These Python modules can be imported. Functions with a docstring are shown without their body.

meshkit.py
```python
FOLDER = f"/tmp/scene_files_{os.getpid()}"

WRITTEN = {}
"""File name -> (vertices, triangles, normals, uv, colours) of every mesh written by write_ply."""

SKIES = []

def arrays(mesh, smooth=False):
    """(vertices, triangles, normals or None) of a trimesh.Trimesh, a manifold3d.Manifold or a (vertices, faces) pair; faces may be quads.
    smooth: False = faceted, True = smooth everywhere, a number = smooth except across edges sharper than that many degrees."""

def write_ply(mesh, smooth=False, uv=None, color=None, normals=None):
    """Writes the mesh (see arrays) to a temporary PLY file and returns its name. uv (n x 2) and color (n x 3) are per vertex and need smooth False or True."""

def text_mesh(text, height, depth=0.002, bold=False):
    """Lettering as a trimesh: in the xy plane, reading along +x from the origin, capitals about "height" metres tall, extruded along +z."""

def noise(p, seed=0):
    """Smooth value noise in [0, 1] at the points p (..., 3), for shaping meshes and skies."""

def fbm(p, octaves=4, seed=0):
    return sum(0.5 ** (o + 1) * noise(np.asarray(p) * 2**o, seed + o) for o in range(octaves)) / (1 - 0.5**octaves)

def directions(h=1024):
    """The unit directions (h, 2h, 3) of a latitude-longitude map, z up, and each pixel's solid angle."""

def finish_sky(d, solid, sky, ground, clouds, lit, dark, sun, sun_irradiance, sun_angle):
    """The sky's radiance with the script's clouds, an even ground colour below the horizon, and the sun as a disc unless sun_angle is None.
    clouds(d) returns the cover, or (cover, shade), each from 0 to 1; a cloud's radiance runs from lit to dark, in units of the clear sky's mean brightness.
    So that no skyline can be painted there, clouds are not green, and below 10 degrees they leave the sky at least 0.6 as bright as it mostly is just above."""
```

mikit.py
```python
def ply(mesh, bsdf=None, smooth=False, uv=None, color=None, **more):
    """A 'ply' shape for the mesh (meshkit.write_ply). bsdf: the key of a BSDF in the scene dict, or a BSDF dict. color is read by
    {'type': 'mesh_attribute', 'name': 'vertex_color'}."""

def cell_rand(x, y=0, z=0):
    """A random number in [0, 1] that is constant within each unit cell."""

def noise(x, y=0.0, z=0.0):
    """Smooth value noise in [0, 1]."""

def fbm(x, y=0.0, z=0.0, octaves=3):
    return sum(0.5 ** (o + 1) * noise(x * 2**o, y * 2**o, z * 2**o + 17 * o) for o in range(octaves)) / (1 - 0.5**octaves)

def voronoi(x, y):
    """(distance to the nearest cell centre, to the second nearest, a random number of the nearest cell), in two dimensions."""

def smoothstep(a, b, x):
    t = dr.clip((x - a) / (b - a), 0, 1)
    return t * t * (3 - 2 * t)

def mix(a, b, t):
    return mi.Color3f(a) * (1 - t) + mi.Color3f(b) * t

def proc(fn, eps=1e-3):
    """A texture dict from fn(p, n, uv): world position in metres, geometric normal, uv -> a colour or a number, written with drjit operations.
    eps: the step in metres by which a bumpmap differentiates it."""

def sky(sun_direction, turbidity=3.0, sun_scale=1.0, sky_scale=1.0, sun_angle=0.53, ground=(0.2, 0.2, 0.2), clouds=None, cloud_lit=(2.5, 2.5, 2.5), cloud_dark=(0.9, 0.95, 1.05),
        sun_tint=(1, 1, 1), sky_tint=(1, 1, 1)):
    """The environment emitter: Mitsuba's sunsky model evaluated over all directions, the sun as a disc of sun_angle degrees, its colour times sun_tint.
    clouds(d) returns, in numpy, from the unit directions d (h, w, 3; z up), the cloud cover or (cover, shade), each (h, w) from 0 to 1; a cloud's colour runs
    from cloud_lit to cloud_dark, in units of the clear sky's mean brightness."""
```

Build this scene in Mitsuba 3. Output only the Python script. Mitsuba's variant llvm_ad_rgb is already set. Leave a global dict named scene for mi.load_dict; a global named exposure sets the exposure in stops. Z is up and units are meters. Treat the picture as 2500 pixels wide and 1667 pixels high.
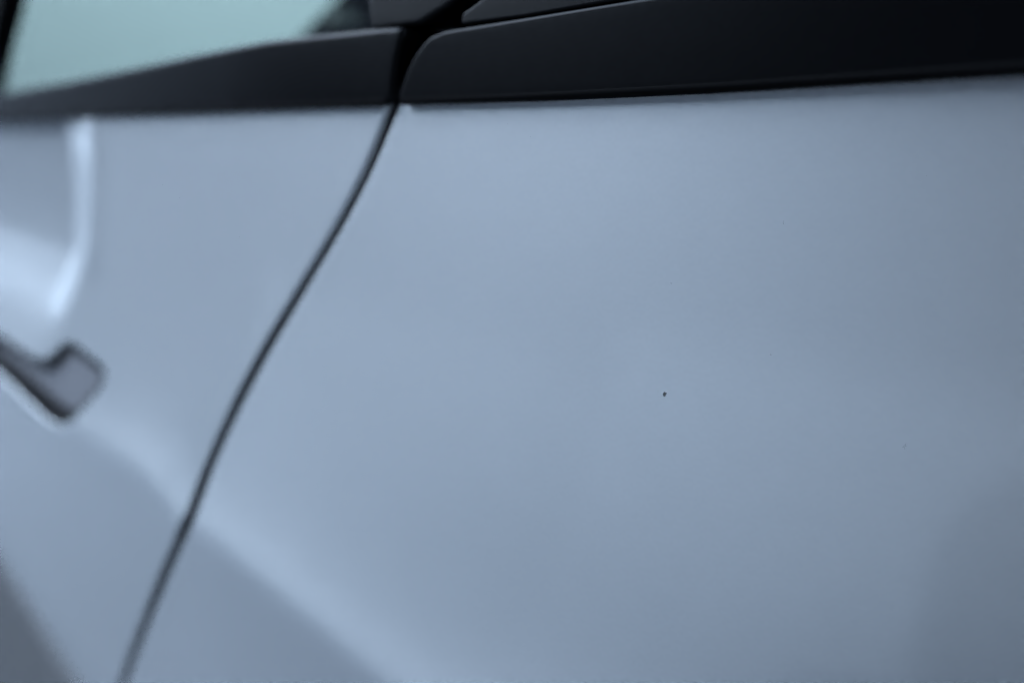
import math, numpy as np, mitsuba as mi, mikit, drjit as dr, trimesh
from shapely.affinity import scale as rescale
from shapely.geometry import Polygon, LineString, Point, box
from shapely import contains_xy, union_all
from scipy.spatial import Delaunay, cKDTree
from scipy.interpolate import PchipInterpolator
import manifold3d as m3
T = mi.ScalarTransform4f
rng = np.random.default_rng(7)
scene, labels = {}, {}

# ---------------------------------------------------------------- camera, sky, exposure
EYE = np.array([0.0, -0.15, 0.94])
FWD = np.array([-0.71101083, 0.65932135, -0.24445646])
scene['camera'] = {'type': 'thinlens', 'fov': 63.5, 'fov_axis': 'x', 'aperture_radius': 0.0046, 'focus_distance': 0.257,
                   'near_clip': 0.01, 'far_clip': 3000.0,
                   'to_world': T().look_at(origin=EYE.tolist(), target=(EYE + FWD).tolist(), up=[0, 0, 1])}


def overcast(d):                              # an even grey lid, brighter overhead and around the veiled sun ahead of the car
    up = np.clip(d[..., 2], 0, 1)
    n = __import__('meshkit').fbm(d * 2.5 + 4.0, 4)
    g = np.array([-.60, -.46, .64])
    ang = np.degrees(np.arccos(np.clip(d @ (g / np.linalg.norm(g)), -1, 1)))
    b = .22 * up + .95 * np.exp(-(ang / 35.0) ** 2) + .10 * (n - .5)
    return np.ones(up.shape), np.clip(1.0 - b, 0, 1)


scene['sky'] = mikit.sky([-0.72, -0.38, 0.58], turbidity=3, sun_scale=0.03, sun_angle=30, clouds=overcast,
                         cloud_lit=(7.2, 9.3, 11.9), cloud_dark=(0.78, 1.02, 1.38), ground=(0.12, 0.12, 0.12))
exposure = 3.42

# ---------------------------------------------------------------- materials


def rgb(*c):
    return {'type': 'rgb', 'value': list(c)}


def paint_tone(p, n, uv):                     # metallic flake: a barely visible unevenness
    f = mikit.noise(p.x * 900, p.y * 900, p.z * 900) - 0.5
    g = mikit.fbm(p.x * 9, p.y * 9, p.z * 9) - 0.5
    return mi.Color3f(0.74, 0.755, 0.775) * (1.0 + 0.03 * f + 0.03 * g)


scene['paint'] = {'type': 'twosided', 'b': {'type': 'blendbsdf', 'weight': 0.58,
    'a': {'type': 'roughplastic', 'diffuse_reflectance': mikit.proc(paint_tone), 'alpha': 0.012, 'int_ior': 2.2, 'nonlinear': True},
    'b': {'type': 'principled', 'base_color': mikit.proc(paint_tone), 'metallic': 1.0, 'roughness': 0.48}}}
scene['paint_shaded'] = {'type': 'twosided', 'b': {'type': 'principled', 'base_color': rgb(.215, .21, .225), 'roughness': 0.35, 'specular': 0.5, 'metallic': .4}}  # body paint darkened for the shade on the sunken handle
scene['gloss_black'] = {'type': 'twosided', 'b': {'type': 'roughplastic', 'diffuse_reflectance': rgb(.003, .003, .0035), 'alpha': 0.15, 'int_ior': 1.36, 'specular_reflectance': rgb(.35, .35, .36)}}
scene['satin_black'] = {'type': 'twosided', 'b': {'type': 'roughplastic', 'diffuse_reflectance': rgb(.005, .005, .006), 'alpha': 0.25, 'int_ior': 1.3, 'specular_reflectance': rgb(.5, .5, .5)}}
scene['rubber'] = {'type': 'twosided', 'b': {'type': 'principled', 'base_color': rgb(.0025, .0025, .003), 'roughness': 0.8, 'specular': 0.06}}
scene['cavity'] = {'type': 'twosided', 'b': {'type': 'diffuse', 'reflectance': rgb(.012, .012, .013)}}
scene['fabric'] = {'type': 'twosided', 'b': {'type': 'principled', 'base_color': rgb(.012, .012, .014), 'roughness': 0.7}}
scene['plastic'] = {'type': 'twosided', 'b': {'type': 'principled', 'base_color': rgb(.02, .02, .022), 'roughness': 0.5}}
scene['bright_metal'] = {'type': 'twosided', 'b': {'type': 'principled', 'base_color': rgb(.5, .5, .48), 'metallic': 1.0, 'roughness': 0.35}}
scene['gleam_tone'] = {'type': 'twosided', 'b': {'type': 'principled', 'base_color': rgb(.75, .76, .72), 'roughness': 0.4}}  # pale colour of the gleam behind the door glass
scene['glass'] = {'type': 'thindielectric', 'int_ior': 1.5, 'specular_transmittance': rgb(.52, .60, .535)}
scene['screen_glass'] = {'type': 'thindielectric', 'int_ior': 1.5, 'specular_transmittance': rgb(.80, .84, .79)}
scene['privacy_glass'] = {'type': 'twosided', 'b': {'type': 'roughplastic', 'diffuse_reflectance': rgb(.005, .006, .007), 'alpha': 0.02, 'int_ior': 1.5}}
scene['chip_tone'] = {'type': 'twosided', 'b': {'type': 'principled', 'base_color': {'type': 'mesh_attribute', 'name': 'vertex_color'}, 'roughness': 0.8}}


def asphalt_tone(p, n, uv):
    g = mikit.fbm(p.x * 3, p.y * 3, 0.0, 4)
    s = mikit.noise(p.x * 90, p.y * 90)
    return mi.Color3f(0.105, 0.112, 0.125) * (0.6 + 0.5 * g + 0.3 * s)


scene['asphalt'] = {'type': 'twosided', 'b': {'type': 'principled', 'base_color': mikit.proc(asphalt_tone), 'roughness': 0.6}}

# ---------------------------------------------------------------- helpers


def struct(key, mesh, bsdf, label=None, smooth=False):
    scene[key] = mikit.ply(mesh, bsdf, smooth)
    labels[key] = {'kind': 'structure', **({'label': label} if label else {})}


def part(key, mesh, bsdf, smooth=30, label=None, **kw):
    scene[key] = mikit.ply(mesh, bsdf, smooth, **kw)
    if label:
        labels[key] = {'label': label}


# the outer face of the car's side. x runs towards the tail, z up, the side looks towards -y.
ZC = 0.740


def slope(z):
    d = z - ZC
    up = .06 + 1.3 * np.clip(.95 - z, 0, .25) + .35 * np.exp(-np.maximum(d, 0) / .012)
    lo = -.04 - .2 * np.minimum(np.maximum(-d, 0), .3) - .25 * np.clip(.50 - z, 0, .2)
    return lo + (up - lo) * (.5 + .5 * np.tanh(d / .007))


ZZ = np.linspace(.0, 1.6, 8001)
OO = -np.concatenate([[0], np.cumsum((slope(ZZ[1:]) + slope(ZZ[:-1])) / 2 * np.diff(ZZ))])
OO -= np.interp(ZC, ZZ, OO)


def sst(a, b, x):
    t = np.clip((x - a) / (b - a), 0, 1)
    return t * t * t * (t * (6 * t - 15) + 10)


def plan(x):                                   # the tail draws in behind the door
    return .27 * np.clip(x + .42, 0, .5) ** 2 + .27 * np.clip(x - .08, 0, 9)


def base(x, z):
    return np.interp(z, ZZ, OO) - plan(x)


def quarter_face(x, z):                         # the crease runs down a little as the tail draws in
    return base(x, z + 1.33 * plan(x) * np.exp(-((z - ZC) / .06) ** 2))


DISH = PchipInterpolator([.70, .757, .785, .832, .850, .945, 1.0], [0, 0, .16, .84, 1.0, .62, .55])


def door_face(x, z):
    dz = .006 * np.exp(-((x + .50) / .055) ** 2) - .005 * sst(-.475, -.435, x)     # the crease dips at the shut line
    o = base(x, z - dz * np.exp(-((z - ZC) / .035) ** 2))
    o = o - .0155 * sst(-.645, -.752, x + 5.0 * np.clip(.872 - z, 0, .1) ** 2) * DISH(np.clip(z, .70, 1.0)) + .0018 * np.exp(-((x + .642) / .018) ** 2) * sst(.83, .86, z)
    return o


def rounded(poly, r):
    return poly.buffer(-r, quad_segs=12).buffer(2 * r, quad_segs=12).buffer(-r, quad_segs=12)


def resample(line, step):
    L = line.length
    n = max(8, int(round(L / step)))
    return np.array([line.interpolate(i / n, normalized=True).coords[0] for i in range(n)])


def panel(poly, face, step=.005, r=.002, depth=.018, off=0.0, back=False, sharp_r=.002):
    """A sheet over the outline poly (x, z) on the curved face, its edges rolled over with radius r and returned inwards by depth."""
    poly = rounded(poly, sharp_r)
    inner = poly.buffer(-r, quad_segs=8)
    if inner.geom_type != 'Polygon':
        inner = max(inner.geoms, key=lambda g: g.area)
    loops = [resample(c, step * .6) for c in [inner.exterior, *inner.interiors]]
    x0, z0, x1, z1 = inner.bounds
    gx, gz = np.meshgrid(np.arange(x0, x1, step), np.arange(z0, z1, step * .866), indexing='ij')
    gx = gx + (np.arange(gx.shape[1]) % 2)[None, :] * step / 2
    core = inner.buffer(-.45 * step)
    ok = contains_xy(core, gx.ravel(), gz.ravel())
    pts = np.vstack(loops + [np.stack([gx.ravel()[ok], gz.ravel()[ok]], 1)])
    tri = Delaunay(pts).simplices
    c = pts[tri].mean(1)
    tri = tri[contains_xy(inner.buffer(1e-6), c[:, 0], c[:, 1])]
    a = np.cross(pts[tri[:, 1]] - pts[tri[:, 0]], pts[tri[:, 2]] - pts[tri[:, 0]])
    tri = np.where((a > 0)[:, None], tri, tri[:, ::-1])[np.abs(a) > 1e-12]

    def lift(q, drop):
        return np.stack([q[:, 0], -(face(q[:, 0], q[:, 1]) + off - drop), q[:, 1]], 1)

    V, Fs, n0 = [lift(pts, 0.0)], [tri], len(pts)
    at = 0
    for lp in loops:
        n = len(lp)
        t = np.roll(lp, -1, 0) - np.roll(lp, 1, 0)
        nrm = np.stack([t[:, 1], -t[:, 0]], 1) / np.linalg.norm(t, axis=1, keepdims=True)
        mid = Point(*(lp[0] + nrm[0] * 1e-4))
        if inner.contains(mid):
            nrm = -nrm
        prev = np.arange(at, at + n)
        rings = [(r * math.sin(k), r * (1 - math.cos(k))) for k in np.linspace(0, math.pi / 2, 6)[1:]] + [(r, r + (depth - r) * f) for f in (.3, 1.0)]
        for grow, drop in rings:
            V.append(lift(lp + nrm * grow, drop))
            cur = n0 + np.arange(n)
            n0 += n
            nx = np.roll(np.arange(n), -1)
            Fs.append(np.vstack([np.stack([prev, prev[nx], cur[nx]], 1), np.stack([prev, cur[nx], cur], 1)]))
            prev = cur
        at += n
    V, Fs = np.vstack(V), np.vstack(Fs)
    m = trimesh.Trimesh(V, Fs, process=False)
    m.fix_normals(multibody=False)
    nn = m.face_normals[0]
    if nn[1] > 0:
        m.invert()
    return m


def tube(path, r, k=10):
    path = np.asarray(path, float)
    t = np.gradient(path, axis=0)
    t /= np.linalg.norm(t, axis=1, keepdims=True)
    rings = []
    for p, d in zip(path, t):
        u = np.cross(d, [0, 1, 0.01]); u /= np.linalg.norm(u); v = np.cross(d, u)
        a = np.arange(k) * 2 * np.pi / k
        rings.append(p + r * (np.cos(a)[:, None] * u + np.sin(a)[:, None] * v))
    n = len(path)
    V = np.vstack(rings + [path[:1], path[-1:]])
    F = []
    for i in range(n - 1):
        for j in range(k):
            a, b, c, d = i * k + j, i * k + (j + 1) % k, (i + 1) * k + (j + 1) % k, (i + 1) * k + j
            F += [[a, b, c], [a, c, d]]
    for j in range(k):
        F += [[n * k, (j + 1) % k, j], [n * k + 1, (n - 1) * k + j, (n - 1) * k + (j + 1) % k]]
    return trimesh.Trimesh(V, F, process=False)


def sphere(c, r):
    return m3.Manifold.sphere(r, 20).translate(list(map(float, c)))


def rbox(lo, hi, r):
    lo, hi = np.array(lo, float), np.array(hi, float)
    cs = [[(lo, hi)[i][0] + (1, -1)[i] * r, (lo, hi)[j][1] + (1, -1)[j] * r, (lo, hi)[k][2] + (1, -1)[k] * r] for i in (0, 1) for j in (0, 1) for k in (0, 1)]
    return m3.Manifold.batch_hull([m3.Manifold.sphere(r, 16).translate(c) for c in cs])


# ---------------------------------------------------------------- the ground
struct('ground', (np.array([[-900, -900, 0], [900, -900, 0], [900, 900, 0], [-900, 900, 0.]]), np.array([[0, 1, 2], [0, 2, 3]])), 'asphalt')

# unseen dark walls with pale bases, added to shape what the paint mirrors
scene['low_base_tone'] = {'type': 'twosided', 'b': {'type': 'diffuse', 'reflectance': rgb(.47, .47, .47)}}
scene['tall_base_tone'] = {'type': 'twosided', 'b': {'type': 'diffuse', 'reflectance': rgb(.60, .60, .60)}}
scene['wall_tone'] = {'type': 'twosided', 'b': {'type': 'diffuse', 'reflectance': rgb(.052, .056, .066)}}
labels['added_tall_wall'] = {'label': 'tall dark wall added out of view to darken the right side of the paint', 'category': 'wall'}
labels['added_low_wall'] = {'label': 'lower dark wall added out of view to darken reflections in trim and door', 'category': 'added wall'}
scene['added_low_wall__wall'] = mikit.ply(rbox([-5.0, -2.9, .861], [-.88, -2.65, 2.4], .02) + rbox([-16, -2.9, -.1], [-5.002, -2.66, 3.9], .02), 'wall_tone', 30)
scene['added_low_wall__added_base'] = mikit.ply(rbox([-5.0, -2.9, -.1], [-.88, -2.64, .86], .02), 'low_base_tone', 30)
scene['added_tall_wall__added_base'] = mikit.ply(rbox([-.86, -2.4, -.1], [9, -1.58, .92], .02), 'tall_base_tone', 30)  # pale base added to set off the dark reflection of the photographer
scene['added_tall_wall__shade_panel'] = mikit.ply(rbox([-.86, -2.4, .921], [9, -1.6, 9.0], .02), 'wall_tone', 30)
labels['added_tall_wall__added_base'] = {'label': 'pale base added to brighten reflections low in the paint'}

# ---------------------------------------------------------------- the car
labels['car'] = {'label': 'silver grey car with black window trim and a tiny paint chip on its rear side', 'category': 'car'}
GZ = [0.2, 0.3, 0.4, 0.5129, 0.5702, 0.6193, 0.6612, 0.6925, 0.7113, 0.7244, 0.7324, 0.7373, 0.7413, 0.7448, 0.7482, 0.7516, 0.755, 0.7598, 0.7647, 0.7722, 0.7851, 0.7982, 0.8111, 0.8239, 0.8364, 0.8511, 0.8653, 0.8788, 0.8917, 0.9039, 0.9156, 0.9267, 0.9391, 0.9502, 0.958]
GX = [-0.83, -0.8, -0.735, -0.6346, -0.5795, -0.5322, -0.4916, -0.4611, -0.4428, -0.4302, -0.423, -0.4195, -0.4179, -0.4173, -0.417, -0.4167, -0.4161, -0.4151, -0.4136, -0.4108, -0.4049, -0.398, -0.3903, -0.3819, -0.373, -0.3613, -0.3496, -0.3383, -0.3271, -0.3169, -0.3078, -0.2996, -0.2916, -0.285, -0.2805]
gap = PchipInterpolator(GZ, GX)
HG = .0038
zt = .9512                                                        # top edge of the painted metal
zs = np.linspace(.27, zt + .0055, 400)
hg = .0029 + .0018 * sst(.95, .78, zs) + .0009 * sst(.74, .66, zs) + .0018 * np.exp(-((zs - .745) / .022) ** 2)
door_edge = np.stack([gap(zs) - hg, zs], 1)
quarter_edge = np.stack([gap(zs) + hg, zs], 1)

grip_outline = Polygon([(-.5846, .7801), (-.5959, .7836), (-.6678, .7872), (-.6872, .7828), (-.699, .7751), (-.7198, .7645), (-.7462, .7596), (-.93, .7570), (-.93, .727),
                        (-.8401, .7270), (-.7018, .7227), (-.6642, .7262), (-.6294, .7386), (-.5882, .772)]).buffer(-.0055).buffer(.011, quad_segs=10).buffer(-.0055)
door_poly = Polygon(list(map(tuple, door_edge)) + [(-1.22, zt + .0055), (-1.24, .27)])
door_poly = door_poly.difference(grip_outline)
part('car__rear_door', panel(door_poly, door_face, step=.0045, r=.0018, depth=.02, sharp_r=.003), 'paint', True, 'painted rear door left of the shut line')
part('car__rear_door__handle', panel(grip_outline.buffer(-.0059), lambda x, z: .5 * base(x, z) - .0118, step=.004, r=.003, depth=.012, sharp_r=.003), 'paint_shaded', True, 'flush door handle sunk in a dark edged pocket')
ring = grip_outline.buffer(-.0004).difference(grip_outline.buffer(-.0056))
part('car__rear_door__handle_shade_ring', panel(ring, door_face, step=.003, r=.0015, depth=.024, off=-.0012, sharp_r=.0005), 'rubber', True)  # black ring added for the shade inside the handle pocket
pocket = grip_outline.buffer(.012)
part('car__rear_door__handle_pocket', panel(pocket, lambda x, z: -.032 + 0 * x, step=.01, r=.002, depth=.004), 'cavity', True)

arch = Point(-.23, .34).buffer(.345, quad_segs=40)
quarter_poly = Polygon(list(map(tuple, quarter_edge)) + [(.10, zt + .010), (.62, zt + .026), (.60, .34)]).difference(arch)
part('car__quarter_panel', panel(quarter_poly, quarter_face, step=.0045, r=.0022, depth=.02, sharp_r=.003), 'paint', True, 'painted quarter panel with a paint chip right of the shut line')

shade_panel = Polygon([(-.80, .05), (-.79, .405), (-1.90, .430), (-1.90, .05)])  # added panel, its dark colour replaces a dark reflection low on the door
scene['shade_panel_tone'] = {'type': 'twosided', 'b': {'type': 'diffuse', 'reflectance': rgb(.13, .13, .135)}}
part('car__rear_door__lower_shade_panel', panel(shade_panel, lambda x, z: base(x, .41 + 0 * z) + .003 + .10 * (.41 - z), step=.012, r=.024, depth=.03), 'shade_panel_tone', True, 'dark panel added for the dark reflection along the door bottom')

# chipped paint and dust on the quarter panel
def fleck(x, z, pts, tones, h=.00012):
    P = np.array(pts, float) * 1e-3
    n = len(P)
    ring = [np.array([x, 0, z]) + np.stack([P[:, 0], 0 * P[:, 0], P[:, 1]], 1) * s for s in (1.0, .72)]
    V, C = [], []
    for k, q in enumerate(ring):
        y = -(quarter_face(q[:, 0], q[:, 2]) + (.00002 if k == 0 else h))
        V.append(np.stack([q[:, 0], y, q[:, 2]], 1))
    c = np.array([[x, -(quarter_face(x, z) + h * .5), z]])
    V = np.vstack(V + [c])
    F = []
    for i in range(n):
        j = (i + 1) % n
        F += [[i, j, n + j], [i, n + j, n + i], [n + i, n + j, 2 * n]]
    C = np.vstack([tones, tones, [np.mean(tones, 0)]])
    return trimesh.Trimesh(V, F, process=False), C


dk, md = (.014, .013, .012), (.085, .08, .078)
pts = [(-.10, .62), (.12, .40), (.42, .58), (.50, .40), (.36, -.05), (.20, -.50), (-.02, -.66), (-.30, -.42), (-.46, -.10), (-.38, .20)]
m, C = fleck(-.1489, .8606, np.array(pts) * 1.25, np.array([dk, md, md, md, md, md, md, dk, dk, dk]))
part('car__quarter_panel__paint_chip', m, 'chip_tone', True, 'tiny dark chip in the paint', color=C)
for k, (x, z, s) in enumerate([(-.1519, .8947, .28), (-.0795, .8601, .34), (-.1195, .9155, .2), (-.1505, .858, .22), (-.118, .878, .18), (-.085, .93, .2)]):
    m, C = fleck(x, z, np.array(pts) * s, np.array([md] * 10), .00006)
    part('car__quarter_panel__dust_speck' + (f'_{k:03d}' if k else ''), m, 'chip_tone', True, color=C)

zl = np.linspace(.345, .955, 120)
strip = Polygon([(float(gap(z)) - .010, float(z)) for z in zl] + [(float(gap(z)) + .010, float(z)) for z in zl[::-1]])  # black strip added so the door gap looks deep in shade
part('car__shut_line_shade', panel(strip, lambda x, z: base(x, z) - .0032, step=.004, r=.001, depth=.004), 'rubber', True, 'dark strip added in the shut line for its shade')

# black trim along the window base, the shut line running on through it
def flat(x, z):
    return np.interp(.95, ZZ, OO) - .08 * (z - .95) - plan(x)


TB = zt + .0002
LX = PchipInterpolator([.945, .9512, .9574, .9656, .9727, .9795, .9832, .9867, 1.06], [-.2812, -.2807, -.2800, -.2788, -.2765, -.2714, -.2606, -.2506, -.189])
RX = PchipInterpolator([.945, .9513, .9587, .9665, .9723, .9748, .9787, .9819, .9849, 1.06], [-.2792, -.2766, -.2734, -.2686, -.2624, -.2586, -.2560, -.2461, -.2354, -.165])
q = np.linspace(TB, .9790, 14)
left_trim = Polygon([(-1.22, TB)] + [(float(LX(z)), float(z)) for z in q] + [(-.2834, .9797), (-.3244, .9805), (-.3753, .9816), (-.4584, .9805), (-.5581, .9786), (-.6958, .9766), (-.8981, .9748), (-1.22, .972)])
part('car__rear_door__belt_trim', panel(left_trim, flat, step=.004, r=.0022, depth=.02, off=.0045, sharp_r=.002), 'gloss_black', True, 'black belt trim strip under the door glass')
q = np.linspace(TB, .9745, 10)
right_trim = Polygon([(float(RX(z)), float(z)) for z in q] + [(-.2511, .976), (-.2157, .9772), (-.1731, .9789), (.62, 1.010), (.62, TB + .022), (.08, TB + .0075), (-.0675, TB + .0028), (-.1418, TB + .0009), (-.20, TB + .0002)])
part('car__belt_trim', panel(right_trim, flat, step=.003, r=.0014, depth=.02, off=.0045, sharp_r=.0012), 'gloss_black', True, 'black trim band above the quarter panel')
q = np.linspace(.9775, 1.06, 16)
quarter_glass = Polygon([(float(RX(z)) + .001, float(z)) for z in q] + [(.50, 1.06), (.62, 1.0105), (-.1731, .9794), (-.2157, .9777)])
part('car__quarter_window', panel(quarter_glass, flat, step=.006, r=.0012, depth=.02, off=.0025, sharp_r=.002), 'satin_black', True, 'dark quarter window above the black trim band')
q = np.linspace(.9800, 1.06, 16)
frame = Polygon([(float(LX(z)), float(z)) for z in q] + [(-.235, 1.06), (-.272, 1.02), (-.3022, .9921), (-.3004, .9800)])
part('car__rear_door__window_frame', panel(frame, flat, step=.005, r=.002, depth=.02, off=.0005, sharp_r=.0015), 'satin_black', True)
sx = np.linspace(-1.22, .62, 90)
for key, lo, hi in (('car__belt_seal', -.2748, .62), ('car__rear_door__belt_seal', -1.22, -.2845)):
    sx = np.linspace(lo, hi, 70)
    lift_ = TB + .0006 + np.interp(sx, [-.20, -.1418, -.0675, .08, .62], [.0002, .0009, .0028, .0075, .022])
    part(key, tube(np.stack([sx, -(flat(sx, TB) + .0026), lift_], 1), .0020), 'rubber', True, 'black rubber seal between paint and trim')

# door glass and its surround
gl = rescale(Polygon([(-1.03, .970), (-.296, .974), (-.296, .9921), (-.240, 1.06), (-.20, 1.10), (-.40, 1.34), (-.88, 1.36), (-.91, 1.10)]), .98, .98, origin=(0, .94))
def glass_face(x, z):
    return flat(x, z) - .010
def sheet(poly, face, step=.02):
    loop = resample(poly.exterior, step)
    x0, z0, x1, z1 = poly.bounds
    gx, gz = np.meshgrid(np.arange(x0, x1, step), np.arange(z0, z1, step), indexing='ij')
    ok = contains_xy(poly.buffer(-.4 * step), gx.ravel(), gz.ravel())
    p = np.vstack([loop, np.stack([gx.ravel()[ok], gz.ravel()[ok]], 1)])
    t = Delaunay(p).simplices
    c = p[t].mean(1)
    t = t[contains_xy(poly, c[:, 0], c[:, 1])]
    return trimesh.Trimesh(np.stack([p[:, 0], -face(p[:, 0], p[:, 1]), p[:, 1]], 1), t, process=False)
part('car__rear_door__window_glass', sheet(gl, glass_face), 'glass', True, 'pale green tinted door glass')
pillar = rescale(Polygon([(-1.005, .976), (-.952, 1.02), (-.900, 1.0556), (-.86, 1.36), (-.98, 1.36), (-1.00, 1.10), (-1.06, .975)]), .98, .98, origin=(0, .94))
part('car__rear_door__pillar_trim', panel(pillar, flat, step=.01, r=.003, depth=.02, off=.001), 'rubber', True)
upper = Polygon([(-.235, 1.062), (-.43, 1.32), (-.86, 1.34), (-.98, 1.36), (-.98, 1.40), (-.40, 1.385), (-.165, 1.062)])
part('car__roof_rail', panel(upper, flat, step=.012, r=.003, depth=.03, off=.0), 'gloss_black', True)

# inside of the body: dark backing, far side, roof, screen, seats
def solid(key, man, bsdf, label=None, smooth=30):
    part(key, man, bsdf, smooth, label)
inner = Polygon([(-1.24, .34), (.6, .34), (.6, .978), (-.283, .978), (-.283, .966), (-1.24, .966)]).difference(arch.buffer(-.02))
part('car__inner_body', panel(inner, lambda x, z: base(x, z) - .035, step=.03, r=.002, depth=.05), 'cavity', True)
inner2 = Polygon([(-.285, .975), (.6, .975), (.5, 1.3), (-.38, 1.3), (-.20, 1.06), (-.288, .992)])
part('car__inner_pillar', panel(inner2, lambda x, z: flat(x, z) - .028, step=.03, r=.002, depth=.05), 'cavity', True)
solid('car__floor', rbox([-3.3, .10, .25], [.6, 1.60, .40], .04), 'plastic')
solid('car__roof', rbox([-1.75, .16, 1.40], [.45, 1.55, 1.44], .018), 'paint')
solid('car__far_side', rbox([-3.3, 1.60, .30], [.6, 1.72, .93], .04), 'paint')
solid('car__dashboard', rbox([-2.75, .12, .40], [-2.05, 1.60, .93], .06), 'plastic')
solid('car__tail', rbox([.55, .06, .34], [.62, 1.66, 1.38], .03), 'paint')
solid('car__front_door', rbox([-2.2, .02, .34], [-1.245, .10, .94], .03), 'paint')
solid('car__bonnet', rbox([-3.4, .10, .40], [-2.5, 1.62, .92], .08), 'paint')
for k, (a, b) in enumerate([((-1.75, .17, 1.40), (-2.55, .10, .93)), ((-1.75, 1.53, 1.40), (-2.55, 1.62, .93)), ((-.9, 1.55, 1.40), (-.95, 1.64, .93)), ((.05, 1.53, 1.40), (.35, 1.62, .93))]):
    solid('car__roof_pillar' + (f'_{k:03d}' if k else ''), m3.Manifold.batch_hull([sphere(a, .03), sphere(b, .04)]), 'gloss_black')
part('car__windscreen', (np.array([[-1.76, .19, 1.40], [-1.76, 1.51, 1.40], [-2.54, 1.58, .93], [-2.54, .14, .93]]), np.array([[0, 1, 2], [0, 2, 3]])), 'screen_glass', False)
for k, y in enumerate((.35, 1.02)):
    s = f'_{k:03d}' if k else ''
    back = m3.Manifold.batch_hull([sphere((-1.12, y + .03, .50), .07), sphere((-1.12, y + .45, .50), .07), sphere((-.99, y + .03, .98), .04), sphere((-.99, y + .45, .98), .04), sphere((-.96, y + .125, 1.09), .03), sphere((-.96, y + .36, 1.09), .03)])
    solid('car__front_seat' + s, back + rbox([-1.60, y - .03, .42], [-1.08, y + .49, .60], .05), 'fabric')
    solid(f'car__front_seat{s}__headrest', m3.Manifold.batch_hull([sphere((-.97, y + .16, 1.14), .04), sphere((-.97, y + .34, 1.14), .04), sphere((-.95, y + .17, 1.25), .04), sphere((-.95, y + .31, 1.25), .04)]), 'fabric')

solid('car__front_seat__gleam_block', rbox([-.93, .412, 1.066], [-.915, .448, 1.082], .005), 'gleam_tone')  # small pale block added as a gleam seen through the glass

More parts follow.
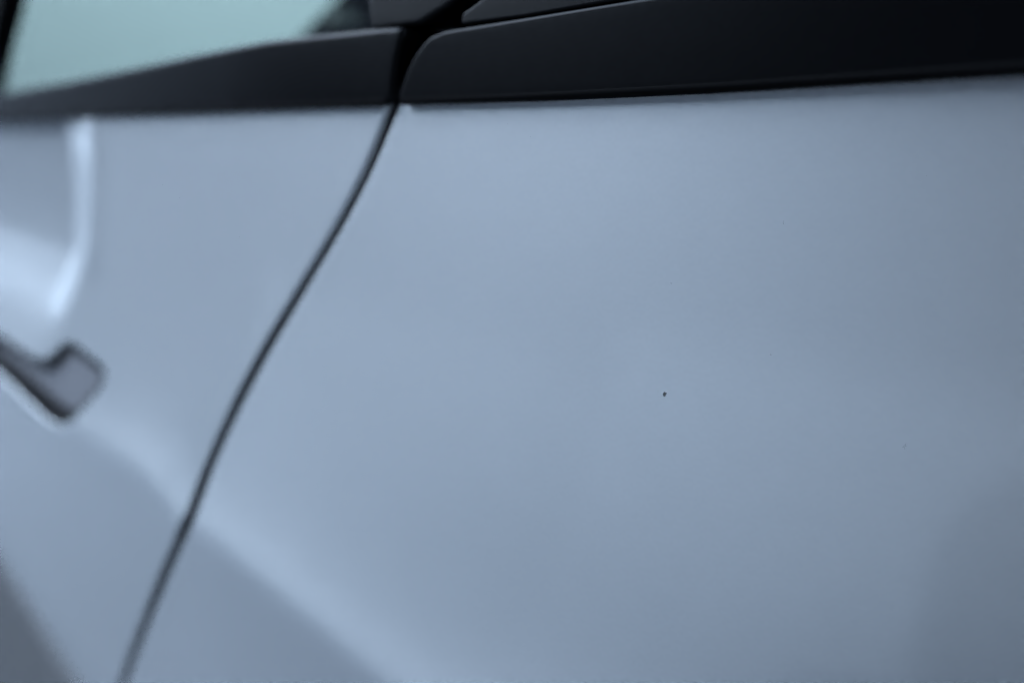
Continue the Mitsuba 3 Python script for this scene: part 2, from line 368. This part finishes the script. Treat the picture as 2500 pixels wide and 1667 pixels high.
# wheel under the quarter panel
wheel = trimesh.creation.revolve(np.array([[.20, -.10], [.315, -.105], [.335, -.08], [.338, 0], [.335, .08], [.315, .105], [.20, .10]]), sections=64)
R90 = trimesh.transformations.rotation_matrix(math.pi / 2, [1, 0, 0])
wheel.apply_transform(R90); wheel.apply_translation([-.23, .16, .338])
part('car__wheel__tyre', wheel, 'rubber', 40)
rim = trimesh.creation.revolve(np.array([[.0, .07], [.06, .075], [.07, .05], [.17, .06], [.205, .095], [.215, .095], [.215, -.09], [0, -.09]]), sections=64)
rim.apply_transform(R90); rim.apply_translation([-.23, .16, .338])
part('car__wheel__rim', rim, 'bright_metal', 30)

# ---------------------------------------------------------------- the photographer, mirrored in the right of the paint
scene['skin'] = {'type': 'twosided', 'b': {'type': 'principled', 'base_color': rgb(.42, .28, .21), 'roughness': 0.5}}
scene['dark_cloth'] = {'type': 'twosided', 'b': {'type': 'principled', 'base_color': rgb(.010, .011, .013), 'roughness': 0.9}}
scene['denim'] = {'type': 'twosided', 'b': {'type': 'principled', 'base_color': rgb(.03, .035, .05), 'roughness': 0.9}}
scene['camera_black'] = {'type': 'twosided', 'b': {'type': 'principled', 'base_color': rgb(.012, .012, .012), 'roughness': 0.45}}
A = np.array


def limb(*pr):                                 # hulls of spheres along a chain of (point, radius)
    return m3.Manifold.batch_boolean([sphere(a, ra) if False else m3.Manifold.batch_hull([sphere(a, ra), sphere(b, rb)]) for (a, ra), (b, rb) in zip(pr, pr[1:])], m3.OpType.Add)


def soft(man, edge, n=12):
    me = man.refine_to_length(edge).to_mesh()
    t = trimesh.Trimesh(me.vert_properties[:, :3], me.tri_verts, process=True)
    trimesh.smoothing.filter_taubin(t, iterations=n)
    return t


ls, rs, nk = A([.055, -.500, .77]), A([.275, -.335, .84]), A([.115, -.405, .885])
lh_, rh_ = A([.19, -.70, .39]), A([.36, -.55, .39])
f = A([-.71, .66, -.12]); f /= np.linalg.norm(f)
rt = np.cross(f, [0, 0, 1]); rt /= np.linalg.norm(rt); uu = np.cross(rt, f)
hc = EYE - .205 * FWD - .085 * f + .01 * uu
le, re_ = A([.035, -.455, .640]), A([.30, -.16, .64])
lw, rw = EYE - .075 * FWD - .115 * uu - .035 * rt, EYE - .150 * FWD - .06 * uu + .11 * rt
lk, rk, la, ra = A([-.09, -.50, .50]), A([.20, -.33, .075]), A([.04, -.64, .10]), A([.50, -.64, .085])
# head, neck, forearms' ends and hands: one skin
head = m3.Manifold.batch_hull([sphere(hc + .02 * uu - .02 * f, .088), sphere(hc + .045 * uu + .03 * f, .07), sphere(hc - .075 * uu + .055 * f, .042), sphere(hc - .02 * uu + .045 * f, .062)])
head += m3.Manifold.batch_hull([sphere(hc + .012 * uu + .098 * f, .010), sphere(hc - .028 * uu + .112 * f, .013)]) + limb((hc - .062 * uu + .088 * f - .018 * rt, .008), (hc - .062 * uu + .094 * f, .009), (hc - .062 * uu + .088 * f + .018 * rt, .008))
for sg in (-1, 1):
    head += m3.Manifold.batch_hull([sphere(hc + sg * .084 * rt + .012 * uu - .005 * f, .013), sphere(hc + sg * .082 * rt - .03 * uu + .004 * f, .010)])
skin = head + limb((hc - .05 * uu - .03 * f, .055), (nk - .02 * uu, .062))


def hand(w, palm, tip_dir, side, curl, grip):
    out = limb((w, .027), (palm, .032)) + m3.Manifold.batch_hull([sphere(palm + side * k * .026, .013) for k in (-1.2, 1.2)] + [sphere(palm + tip_dir * .045 + side * k * .026, .011) for k in (-1.2, 1.2)])
    for k, L in zip((-1.35, -.45, .45, 1.35), (.038, .044, .041, .032)):
        a = palm + tip_dir * .045 + side * k * .025
        b = a + (tip_dir * .8 + curl * .6) * L
        c = b + (tip_dir * .15 + curl * .95) * L * .8
        d = c + (curl * .7 - tip_dir * .7) * L * .5
        out += limb((a, .0095), (b, .0088), (c, .008), (d, .007))
    a = palm - tip_dir * .01 + side * grip * .032
    out += limb((a, .013), (a + side * grip * .03 + tip_dir * .02 + curl * .01, .0105), (a + side * grip * .04 + tip_dir * .04 + curl * .035, .009))
    return out


lp = EYE - .055 * FWD - .062 * uu - .03 * rt
skin += hand(lw, lp, rt, FWD, uu, -1) + limb((lw, .027), (lw + (le - lw) * .25, .032))
rp = EYE - .125 * FWD - .01 * uu + .098 * rt
skin += hand(rw, rp, (uu * .3 + FWD).copy() / 1.05, uu, -rt, 1) + limb((rw, .027), (rw + (re_ - rw) * .25, .032))
labels['person'] = {'label': 'crouching photographer in dark jacket mirrored at lower right of the paint', 'category': 'person'}
part('person__body', soft(skin, .006), 'skin', True)
hair = m3.Manifold.batch_hull([sphere(hc + .035 * uu - .035 * f, .092), sphere(hc + .062 * uu + .018 * f, .070)]) - sphere(hc - .06 * uu + .07 * f, .115)
part('person__hair', soft(hair, .008, 4), 'dark_cloth', True)
mid = (lh_ + rh_) / 2
torso = m3.Manifold.batch_hull([sphere(ls + A([.03, .01, -.01]), .072), sphere(rs + A([-.03, -.01, -.01]), .072), sphere((ls + rs) / 2 + A([.06, -.07, -.05]), .10), sphere(mid + A([-.05, .03, .26]), .13)])
torso += m3.Manifold.batch_hull([sphere(mid + A([-.05, .03, .26]), .135), sphere(lh_ + A([.02, .02, .06]), .115), sphere(rh_ + A([-.02, -.02, .06]), .115)])
jk = torso + limb((nk - .07 * uu - .01 * f, .09), (nk + .01 * uu, .068)) + limb((ls, .078), (le, .056), (lw + (le - lw) * .12, .043)) + limb((rs, .078), (re_, .056), (rw + (re_ - rw) * .12, .043))
part('person__jacket', soft(jk, .014), 'dark_cloth', True, 'dark jacket')
tr = m3.Manifold.batch_hull([sphere(lh_, .118), sphere(rh_, .118)]) + limb((lh_, .105), (lk, .072), (la, .052)) + limb((rh_, .105), (rk, .07), (ra, .052))
part('person__trousers', soft(tr, .016), 'denim', True)
for k, (a, d) in enumerate(((la, A([-.17, .10, 0])), (ra, A([.05, -.04, -.03])))):
    sh = m3.Manifold.batch_hull([sphere(a + A([.03, -.02, -.045]), .042), sphere(a + d * .6 + A([0, 0, -.055]), .042), sphere(a + d + A([0, 0, -.06]), .035), sphere(a, .05)])
    part('person__shoe' + (f'_{k:03d}' if k else ''), soft(sh, .012), 'camera_black', True)
# the camera held to the eye
labels['photo_camera'] = {'label': 'black photo camera held up by the crouching photographer, mirrored in the paint', 'category': 'camera'}
B = np.eye(4); B[:3, 0], B[:3, 1], B[:3, 2], B[:3, 3] = rt, uu, FWD, EYE
cu_ = np.cross(rt, FWD); B[:3, 1] = cu_
bm = (rbox([-.068, -.048, -.165], [.068, .040, -.115], .008) + rbox([.040, -.048, -.165], [.072, .036, -.095], .012) + rbox([-.028, .03, -.17], [.028, .066, -.105], .010))
part('photo_camera__body', bm.transform(B[:3]), 'camera_black', 30)
lens = trimesh.creation.revolve(A([[0, -.118], [.034, -.118], [.036, -.10], [.036, -.06], [.0385, -.055], [.0385, -.012], [.040, -.006], [.040, -.001], [.034, -.001], [.030, -.02], [0, -.026]]), sections=48)
lens.apply_transform(B)
part('photo_camera__lens', lens, 'camera_black', 30)
